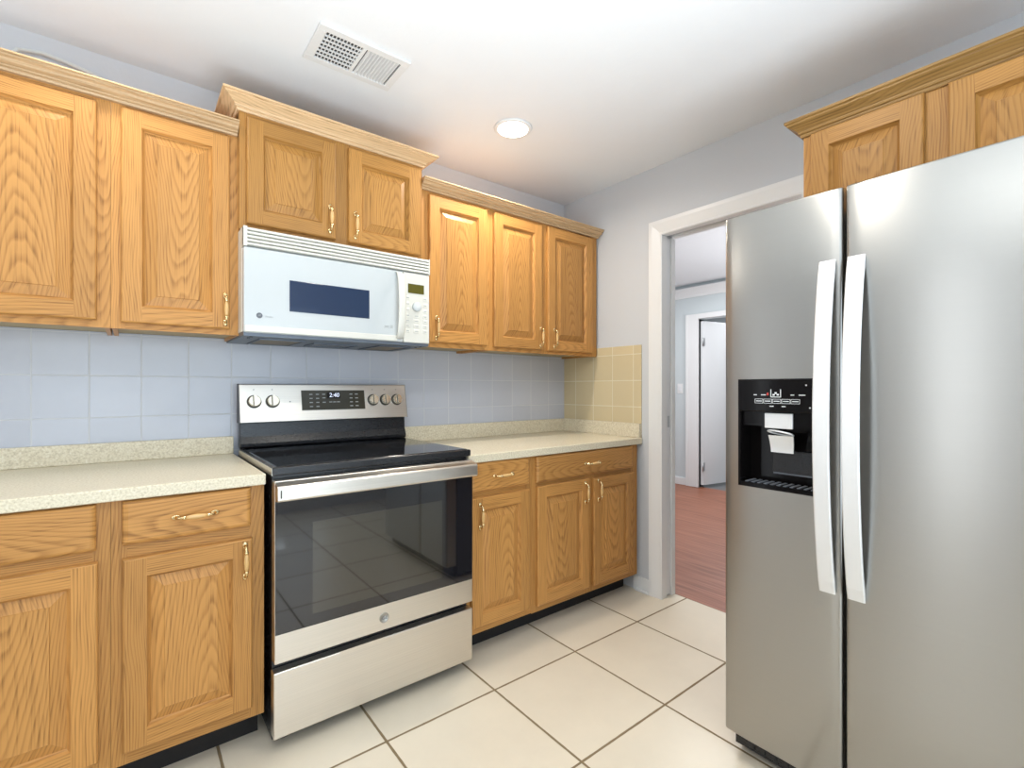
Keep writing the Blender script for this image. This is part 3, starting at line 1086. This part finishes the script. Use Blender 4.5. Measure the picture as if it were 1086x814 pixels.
# grille with slats
gz0 = 1.716
mb.box(MX0 + 0.012, MX1 - 0.006, 0, 0.018, gz0, MZ1, 1)
n = 5
for k in range(n):
    z = gz0 + 0.004 + k * (MZ1 - gz0 - 0.004) / n
    h = (MZ1 - gz0 - 0.004) / n
    i = [(0.018, z), (0.036, z + 0.001), (0.040, z + 0.003), (0.037, z + h * 0.74), (0.018, z + h * 0.86)]
    a = [mb.vert(MX0, *p) for p in i]; b = [mb.vert(MX1, *p) for p in i]
    for q in range(5):
        mb.face([a[q], a[(q + 1) % 5], b[(q + 1) % 5], b[q]], 0)
    mb.face(a, 0); mb.face(b, 0)
for x0, x1 in ((MX0, MX0 + 0.012), (MX1 - 0.006, MX1)):
    mb.box(x0, x1, 0.0, 0.040, gz0, MZ1, 0)
mb.build('vent_grille', [M_MWCREAM, M_GREYP], mw)
mb = MB(fy(-0.385))
mb.box(MX0 + 0.001, DX1, 0.001, 0.038, MZ0, gz0 - 0.002, 0)
md_ = mb.build('door', M_MWWHITE, mw, bevel=0.006, seg=3)
mb = MB(fy(-0.423))
mb.rings(-1.874, -1.558, 1.489, 1.609, [(0, 0.0), (0, 0.001), (0.002, 0.0014)])
mb.build('window', M_MWWIN, md_)
mb = MB(fy(-0.423))
mb.box(MX0 + 0.004, DX1 - 0.03, 0, 0.005, 1.402, 1.426)
mb.build('bottom_lip', M_MWCREAM, md_, bevel=0.003)
mb = MB(fy(-0.423))
hx = -1.424
pts = [(hx, 0.004, 1.706), (hx, 0.020, 1.70), (hx, 0.032, 1.675), (hx, 0.041, 1.62), (hx, 0.044, 1.56), (hx, 0.041, 1.50), (hx, 0.032, 1.445), (hx, 0.020, 1.420), (hx, 0.004, 1.412)]
loops = []
for i, (u, d, z) in enumerate(pts):
    loops.append([mb.vert(u - 0.017, d - 0.004 if i not in (0, 8) else 0, z), mb.vert(u - 0.012, d, z), mb.vert(u + 0.012, d, z), mb.vert(u + 0.017, d - 0.004 if i not in (0, 8) else 0, z), mb.vert(u + 0.012, max(0, d - 0.014), z), mb.vert(u - 0.012, max(0, d - 0.014), z)])
for a, b in zip(loops, loops[1:]):
    for k in range(6):
        mb.face([a[k], a[(k + 1) % 6], b[(k + 1) % 6], b[k]], 0, True)
mb.face(loops[0]); mb.face(loops[-1])
mb.build('handle', M_MWCREAM, md_)
mb = MB(fy(-0.423))
ex, ez = -1.978, 1.464
mb.lathe((ex, 0, ez), (0, 1, 0), [(0.0105, 0), (0.0105, 0.001), (0.0085, 0.001), (0.0080, 0.0003), (0.0, 0.0003)], 24, 0)
mb.build('emblem', M_GREYD, md_)
mb = MB(fy(-0.423))
text_into(mb, 'GE', 0.009, ex, 0.001, ez, 0, shear=0.2)
mb.build('emblem_lettering', M_GREYP, md_)
mb = MB(fy(-0.423))
text_into(mb, 'Profile', 0.010, -1.945, 0.001, 1.461, 0)
mb.build('lettering', M_GREYP, md_)
mb = MB(fy(-0.423))
text_into(mb, 'JVM', 0.012, -1.480, 0.001, 1.462, 0)
mb.build('lettering', M_GREYP, md_)
mb = MB(fy(-0.423))
mb.box(-1.462, -1.452, 0, 0.001, 1.456, 1.470, 0)
mb.build('badge', M_GREYP, md_)
mb = MB(fy(-0.385))
mb.box(DX1 + 0.002, MX1 - 0.001, 0.001, 0.037, MZ0, gz0 - 0.002)
cpn = mb.build('control_panel', M_MWCREAM, mw, bevel=0.004)
mb = MB(fy(-0.422))
mb.rings(-1.379, -1.300, 1.622, 1.664, [(0, 0), (0, 0.0012), (0.002, 0.0015)])
mb.build('display', M_LCD, cpn)
mb = MB(fy(-0.422))
mb.lathe((-1.338, 0, 1.562), (0, 1, 0), [(0.021, 0), (0.021, 0.010), (0.018, 0.013), (0, 0.013)], 24)
mb.build('dial', M_MWWHITE, cpn)
random.seed(5)
btns = []
for r, z in enumerate((1.600, 1.572, 1.545, 1.520, 1.497, 1.474, 1.451)):
    for c, x in enumerate((-1.381, -1.338, -1.294)):
        if c == 1 and r < 3:
            continue
        btns.append((x, z, c))
for x, z, c in btns:
    mb = MB(fy(-0.422))
    w = 0.014 if c == 1 else 0.010
    mb.rings(x - w, x + w, z - 0.0085, z + 0.0085, [(0, 0), (0.0015, 0.0012)], (0, 0))
    mb.box(x - w * 0.62, x + w * 0.62, 0.0012, 0.0015, z - 0.0016, z + 0.0016, 1)
    mb.build('button', [M_MWCREAM, M_GREYP], cpn)
mb = MB()
bz = MZ0 + 0.002
mb.box(MX0 + 0.002, MX1 - 0.002, -0.415, -0.012, bz - 0.014, bz + 0.004, 0)
for x0, x1, y0, y1, mi in ((-1.955, -1.80, -0.33, -0.08, 1), (-1.47, -1.33, -0.33, -0.08, 1), (-1.735, -1.56, -0.27, -0.12, 2)):
    mb.box(x0, x1, y0, y1, bz - 0.0155, bz - 0.0135, mi)
    for a, b, c, d in ((x0 - 0.006, x1 + 0.006, y0 - 0.006, y0), (x0 - 0.006, x1 + 0.006, y1, y1 + 0.006), (x0 - 0.006, x0, y0, y1), (x1, x1 + 0.006, y0, y1)):
        mb.box(a, b, c, d, bz - 0.019, bz - 0.013, 0)
for x in (-2.0, -1.30):
    for y in (-0.39, -0.34):
        mb.lathe((x, y, bz - 0.017), (0, 0, 1), [(0.006, 0), (0.006, 0.004)], 10, 2)
mb.build('underside', [M_MWBOT, M_MESH, M_BLACKM], mw)

# ------------------------------------------------------------------ refrigerator
FXF = -0.837
fr = thing('refrigerator', (-0.44, -2.07, 0), 'tall stainless side-by-side refrigerator with water dispenser beside the doorway', 'refrigerator')
FY0, FYS, FY1 = 1.614, 1.9535, 2.525        # u = -y
FZ0, FZ1 = 0.085, 1.744
mb = MB(fx(-0.752))
mb.box(FY0 + 0.004, FY1 - 0.004, -0.70, 0, 0.025, 1.700)
mb.build('body', M_FSIDE, fr, bevel=0.004)
mb = MB(fx(-0.76))
mb.box(FY0 + 0.01, FY1 - 0.01, -0.02, 0.02, 0.02, 0.078)
for k in range(24):
    u = FY0 + 0.05 + k * 0.034
    mb.box(u, u + 0.022, 0.02, 0.024, 0.03, 0.068)
mb.build('toe_grille', M_BLACKM, fr)
for u in (FY0 + 0.06, FY1 - 0.06):
    for d in (-0.05, -0.62):
        mb = MB(fx(-0.752)); mb.lathe((u, d, 0.0), (0, 0, 1), [(0.02, 0), (0.02, 0.01), (0.01, 0.012), (0.01, 0.03)], 12)
        mb.build('leg', M_RUBBER, fr)
DW = 0.078


def fridge_door(u0, u1, hole=None):
    """slightly crowned door front with rounded upright edges; optional opening"""
    mb = MB(fx(FXF + DW))
    R_ = 0.010

    def dep(u):
        t = (u - (u0 + u1) / 2) / ((u1 - u0) / 2)
        return DW - 0.004 * t * t * 0 - 0.0035 * t ** 4
    us = [u0, u0 + 0.001, u0 + 0.003, u0 + 0.006, u0 + R_] + [u0 + R_ + (u1 - u0 - 2 * R_) * k / 18 for k in range(1, 18)] + [u1 - R_, u1 - 0.006, u1 - 0.003, u1 - 0.001, u1]
    if hole:
        us = sorted(set(us + [hole[0], hole[1]]))
        us = [u for u in us if u in hole[:2] or min(abs(u - hole[0]), abs(u - hole[1])) > 0.002]
    zs = [FZ0, FZ0 + 0.002, FZ0 + 0.006] + [0.4, 0.7] + ([hole[2], hole[3]] if hole else [1.0, 1.2]) + [1.45, FZ1 - 0.006, FZ1 - 0.002, FZ1]

    def rnd(x, a, b):
        e = min(x - a, b - x)
        return 0 if e >= R_ else R_ - math.sqrt(max(0, R_ * R_ - (R_ - e) ** 2))
    idx = {}
    for i, u in enumerate(us):
        for j, z in enumerate(zs):
            e = min(z - FZ0, FZ1 - z)
            rz = 0.004 * max(0, 1 - e / 0.006) ** 2
            idx[i, j] = mb.vert(u, dep(u) - rnd(u, u0, u1) - rz, z)
    for i in range(len(us) - 1):
        for j in range(len(zs) - 1):
            if hole and us[i] >= hole[0] - 1e-6 and us[i + 1] <= hole[1] + 1e-6 and zs[j] >= hole[2] - 1e-6 and zs[j + 1] <= hole[3] + 1e-6:
                continue
            mb.face([idx[i, j], idx[i + 1, j], idx[i + 1, j + 1], idx[i, j + 1]], 0, True)
    n_, m_ = len(us) - 1, len(zs) - 1
    per = [(i, 0) for i in range(n_)] + [(n_, j) for j in range(m_)] + [(i, m_) for i in range(n_, 0, -1)] + [(0, j) for j in range(m_, 0, -1)]
    bk = [mb.vert(us[i], 0.004, zs[j]) for i, j in per]
    for k in range(len(per)):
        q = (k + 1) % len(per)
        mb.face([idx[per[k]], idx[per[q]], bk[q], bk[k]], 1)
    mb.face(bk, 1)
    return mb.build('door', [M_STEEL, M_STEELW], fr)


HOLE = (1.665, 1.890, 0.889, 1.2195)
fdl = fridge_door(FY0, 1.9500, HOLE)
fdr = fridge_door(1.9570, FY1)


def fridge_handle(uc, parent):
    """flat bar bowed away from the door"""
    mb = MB(fx(FXF))
    z0, z1, w = 0.628, 1.546, 0.041
    N = 28
    loops = []
    for k in range(N + 1):
        t = k / N
        z = z0 + (z1 - z0) * t
        b = 0.010 + 0.050 * math.sin(math.pi * t) ** 0.75
        th = 0.016
        back = max(0.0, b - th) if 0.06 < t < 0.94 else 0.0
        loops.append([mb.vert(uc - w / 2, b - 0.002, z), mb.vert(uc - w / 2 + 0.003, b, z), mb.vert(uc + w / 2 - 0.003, b, z), mb.vert(uc + w / 2, b - 0.002, z), mb.vert(uc + w / 2 - 0.003, back, z), mb.vert(uc - w / 2 + 0.003, back, z)])
    for a, b in zip(loops, loops[1:]):
        for k in range(6):
            mb.face([a[k], a[(k + 1) % 6], b[(k + 1) % 6], b[k]], 0)
    mb.face(loops[0]); mb.face(loops[-1])
    return mb.build('handle', M_HANDLE, parent)


fridge_handle(1.9175, fdl)
fridge_handle(1.9865, fdr)
for u in (FY0 + 0.05, FY1 - 0.12):
    mb = MB(fx(-0.752)); mb.box(u, u + 0.07, -0.05, -0.0, 1.699, 1.718); mb.build('hinge_cover', M_FSIDE, fr, bevel=0.004)
# dispenser
ds = bpy.data.objects.new('dispenser', None); COL.objects.link(ds); ds.parent = fr; ds.location = Vector((FXF, -1.78, 0.889)) - fr.location
ff = fx(FXF)
mb = MB(ff)
a0, a1, c0, c1 = HOLE
ZP = 1.122
mb.box(a0 - 0.003, a1 + 0.003, -0.076, -0.070, c0 - 0.003, c1, 0)                # back of the cavity
mb.box(a0 - 0.003, a0 + 0.004, -0.075, 0.002, c0, c1, 0)
mb.box(a1 - 0.004, a1 + 0.003, -0.075, 0.002, c0, c1, 0)
mb.box(a0 - 0.003, a1 + 0.003, -0.075, 0.002, c0 - 0.003, c0 + 0.006, 0)
mb.build('cavity', M_BLACK, ds)
mb = MB(ff)
mb.rings(a0 - 0.003, a1 + 0.003, ZP, c1 + 0.002, [(0, -0.06), (0, 0.002), (0.003, 0.004)])
mb.build('touch_panel', M_BLACK, ds)
mb = MB(ff)
mb.box(a0 + 0.005, a1 - 0.005, -0.060, -0.012, ZP - 0.045, ZP)
mb.build('nozzle_housing', M_BLACK, ds)
mb = MB(ff)
mb.box(1.741, 1.822, -0.012, -0.004, ZP - 0.050, ZP - 0.004)
mb.build('nozzle_plate', M_HANDLE, ds, bevel=0.002)
mb = MB(ff)
# paddle: curved tongue below a ring
mb.tube([(1.783 + 0.036 * math.cos(t), -0.016 + 0.014 * math.sin(t), 1.058 - 0.004 * math.cos(t) + 0.006 * math.sin(t)) for t in [2 * math.pi * k / 24 for k in range(25)]], 0.0028, 8)
lp = []
for k in range(7):
    t = k / 6
    wdt = 0.036 - 0.004 * t
    z = 1.050 - 0.052 * t
    d = -0.014 - 0.010 * math.sin(t * 1.8)
    lp.append([mb.vert(1.784 - wdt, d, z), mb.vert(1.784 + wdt, d, z), mb.vert(1.784 + wdt, d - 0.004, z), mb.vert(1.784 - wdt, d - 0.004, z)])
for a, b in zip(lp, lp[1:]):
    for k in range(4):
        mb.face([a[k], a[(k + 1) % 4], b[(k + 1) % 4], b[k]])
mb.face(lp[0]); mb.face(lp[-1])
mb.build('paddle', M_HANDLE, ds)
mb = MB(ff)
mb.box(1.742, 1.884, -0.066, -0.060, 0.93, 1.00, 0)
mb.build('back_plate', M_BLACKM, ds)
mb = MB(ff)
mb.box(1.745, 1.882, -0.060, -0.056, 0.928, 0.932, 0)
mb.box(a0 + 0.006, a1 - 0.006, -0.066, 0.0, 0.8955, 0.900, 1)
for k in range(11):
    u = a0 + 0.016 + k * 0.019
    mb.box(u, u + 0.009, -0.062, -0.004, 0.9001, 0.902, 0)
mb.build('drip_tray', [M_GREYD, M_BLACK], ds)
def printed(name, m, *boxes):
    mb = MB(fx(FXF - 0.004))
    for a, b, c, d in boxes:
        mb.box(a, b, 0, 0.0006, c, d)
    return mb.build(name, m, ds)


for k in range(5):
    u0 = 1.716 + k * 0.0262
    printed('key_outline', M_WHITEP, (u0, u0 + 0.0245, 1.1475, 1.1485), (u0, u0 + 0.0245, 1.1600, 1.1610), (u0, u0 + 0.001, 1.1475, 1.161), (u0 + 0.0235, u0 + 0.0245, 1.1475, 1.161))
    printed('key_text', M_WHITEP, (u0 + 0.004, u0 + 0.0205, 1.1532, 1.1556))
for u, w, z in ((1.712, 0.010, 1.172), (1.735, 0.014, 1.172), (1.82, 0.010, 1.172), (1.842, 0.018, 1.172), (1.760, 0.012, 1.138), (1.795, 0.011, 1.138)):
    printed('status_text', M_WHITEP, (u, u + w, z, z + 0.0024))
printed('glass_icon', M_WHITEP, (1.763, 1.765, 1.166, 1.190), (1.791, 1.793, 1.166, 1.190), (1.763, 1.793, 1.166, 1.168))
for u, z in ((1.772, 1.1735), (1.784, 1.174), (1.778, 1.179)):
    printed('ice_icon', M_WHITEP, (u - 0.003, u + 0.003, z - 0.0025, z + 0.0025))
printed('red_mark', M_REDP, (1.752, 1.757, 1.172, 1.180))
for u, z in ((1.862, 1.202), (1.872, 1.137)):
    printed('lamp_dot', M_WHITEP, (u - 0.002, u + 0.002, z - 0.002, z + 0.002))

# ------------------------------------------------------------------ ceiling vent and downlights
vt = thing('ceiling_vent', ((VX0 + VX1) / 2, (VY0 + VY1) / 2, H), 'white metal ceiling air vent with slatted grille above the stove', 'ceiling vent')
mb = MB()
mb.box(VX0 + 0.02, VX1 - 0.02, VY0 + 0.02, VY1 - 0.02, H - 0.0025, H - 0.001)
mb.build('duct_opening', M_VENTDK, vt)
mb = MB()
for a, b, c, d in ((VX0, VX1, VY0, VY0 + 0.03), (VX0, VX1, VY1 - 0.03, VY1), (VX0, VX0 + 0.03, VY0 + 0.03, VY1 - 0.03), (VX1 - 0.03, VX1, VY0 + 0.03, VY1 - 0.03)):
    mb.box(a, b, c, d, H - 0.010, H - 0.0005)
vm = (VX0 + VX1) / 2
mb.box(vm - 0.007, vm + 0.007, VY0 + 0.03, VY1 - 0.03, H - 0.010, H - 0.001)
mb.build('frame', M_VENT, vt, bevel=0.002)
k = 0
x = VX0 + 0.034
while x < VX1 - 0.034:
    if abs(x - vm) > 0.010:
        sg = -1 if x < vm else 1
        mb = MB()
        i = [mb.vert(x, y, z) if False else mb.vert(x + (0.006 * sg if z < H - 0.005 else 0) + dx, y, z) for dx in (0, 0.0025) for y in (VY0 + 0.03, VY1 - 0.03) for z in (H - 0.010, H - 0.002)]
        for q in ((0, 1, 3, 2), (4, 6, 7, 5), (0, 4, 5, 1), (2, 3, 7, 6), (0, 2, 6, 4), (1, 5, 7, 3)):
            mb.face([i[j] for j in q])
        mb.build('slat', M_VENT, vt)
    x += 0.0125
mb = MB()
for j in range(1, 7):
    y = VY0 + 0.03 + j * (VY1 - VY0 - 0.06) / 7
    mb.box(VX0 + 0.03, vm - 0.007, y - 0.002, y + 0.002, H - 0.0085, H - 0.003)
mb.build('cross_bars', M_VENT, vt)


def downlight(x, y, label, power):
    t = thing('ceiling_downlight', (x, y, H), label, 'ceiling light', 'recessed ceiling lights')
    mb = MB()
    mb.lathe((x, y, H - 0.012), (0, 0, 1), [(LR - 0.004, 0.0115), (LR + 0.004, 0.004), (LR + 0.016, 0.005), (LR + 0.022, 0.0115)], 40)
    mb.build('trim_ring', M_TRIM, t)
    mb = MB()
    mb.lathe((x, y, H - 0.014), (0, 0, 1), [(0.0, 0.0), (LR * 0.6, 0.001), (LR, 0.006), (LR, 0.012)], 40)
    mb.build('lens', M_LAMP, t)
    a = area('downlight_beam', (x, y, H - 0.02), (0, 0, -1), 0.13, 0.13, power, (1.0, 0.93, 0.83), 'DISK', 165)
    return t


downlight(LX, LY, 'round recessed ceiling light glowing white near the corner', 10)
downlight(-2.45, LY, 'round recessed ceiling light above the left cabinets, outside the frame', 3)

downlight(-1.35, -1.75, 'added recessed ceiling light over the middle of the floor, outside the frame', 6)  # added lamp to brighten the right base cabinets

# ------------------------------------------------------------------ cable lying on top of the left wall cabinets
cb_ = thing('cable', (-2.58, -0.06, 2.30), 'loose white cable arching above the crown of the left wall cabinets', 'cable')
mb = MB()
mb.tube([(-2.72, -0.10, 2.19), (-2.70, -0.05, 2.30), (-2.66, -0.02, 2.375), (-2.60, -0.012, 2.392), (-2.54, -0.012, 2.386), (-2.47, -0.015, 2.372), (-2.36, -0.02, 2.335), (-2.24, -0.04, 2.26), (-2.18, -0.08, 2.185)], 0.007, 10)
mb.build('cord', M_CABLE, cb_)
mb = MB()
mb.box(-2.735, -2.672, -0.13, -0.09, 2.172, 2.20)
mb.build('plug', M_GREYD, cb_, bevel=0.004)
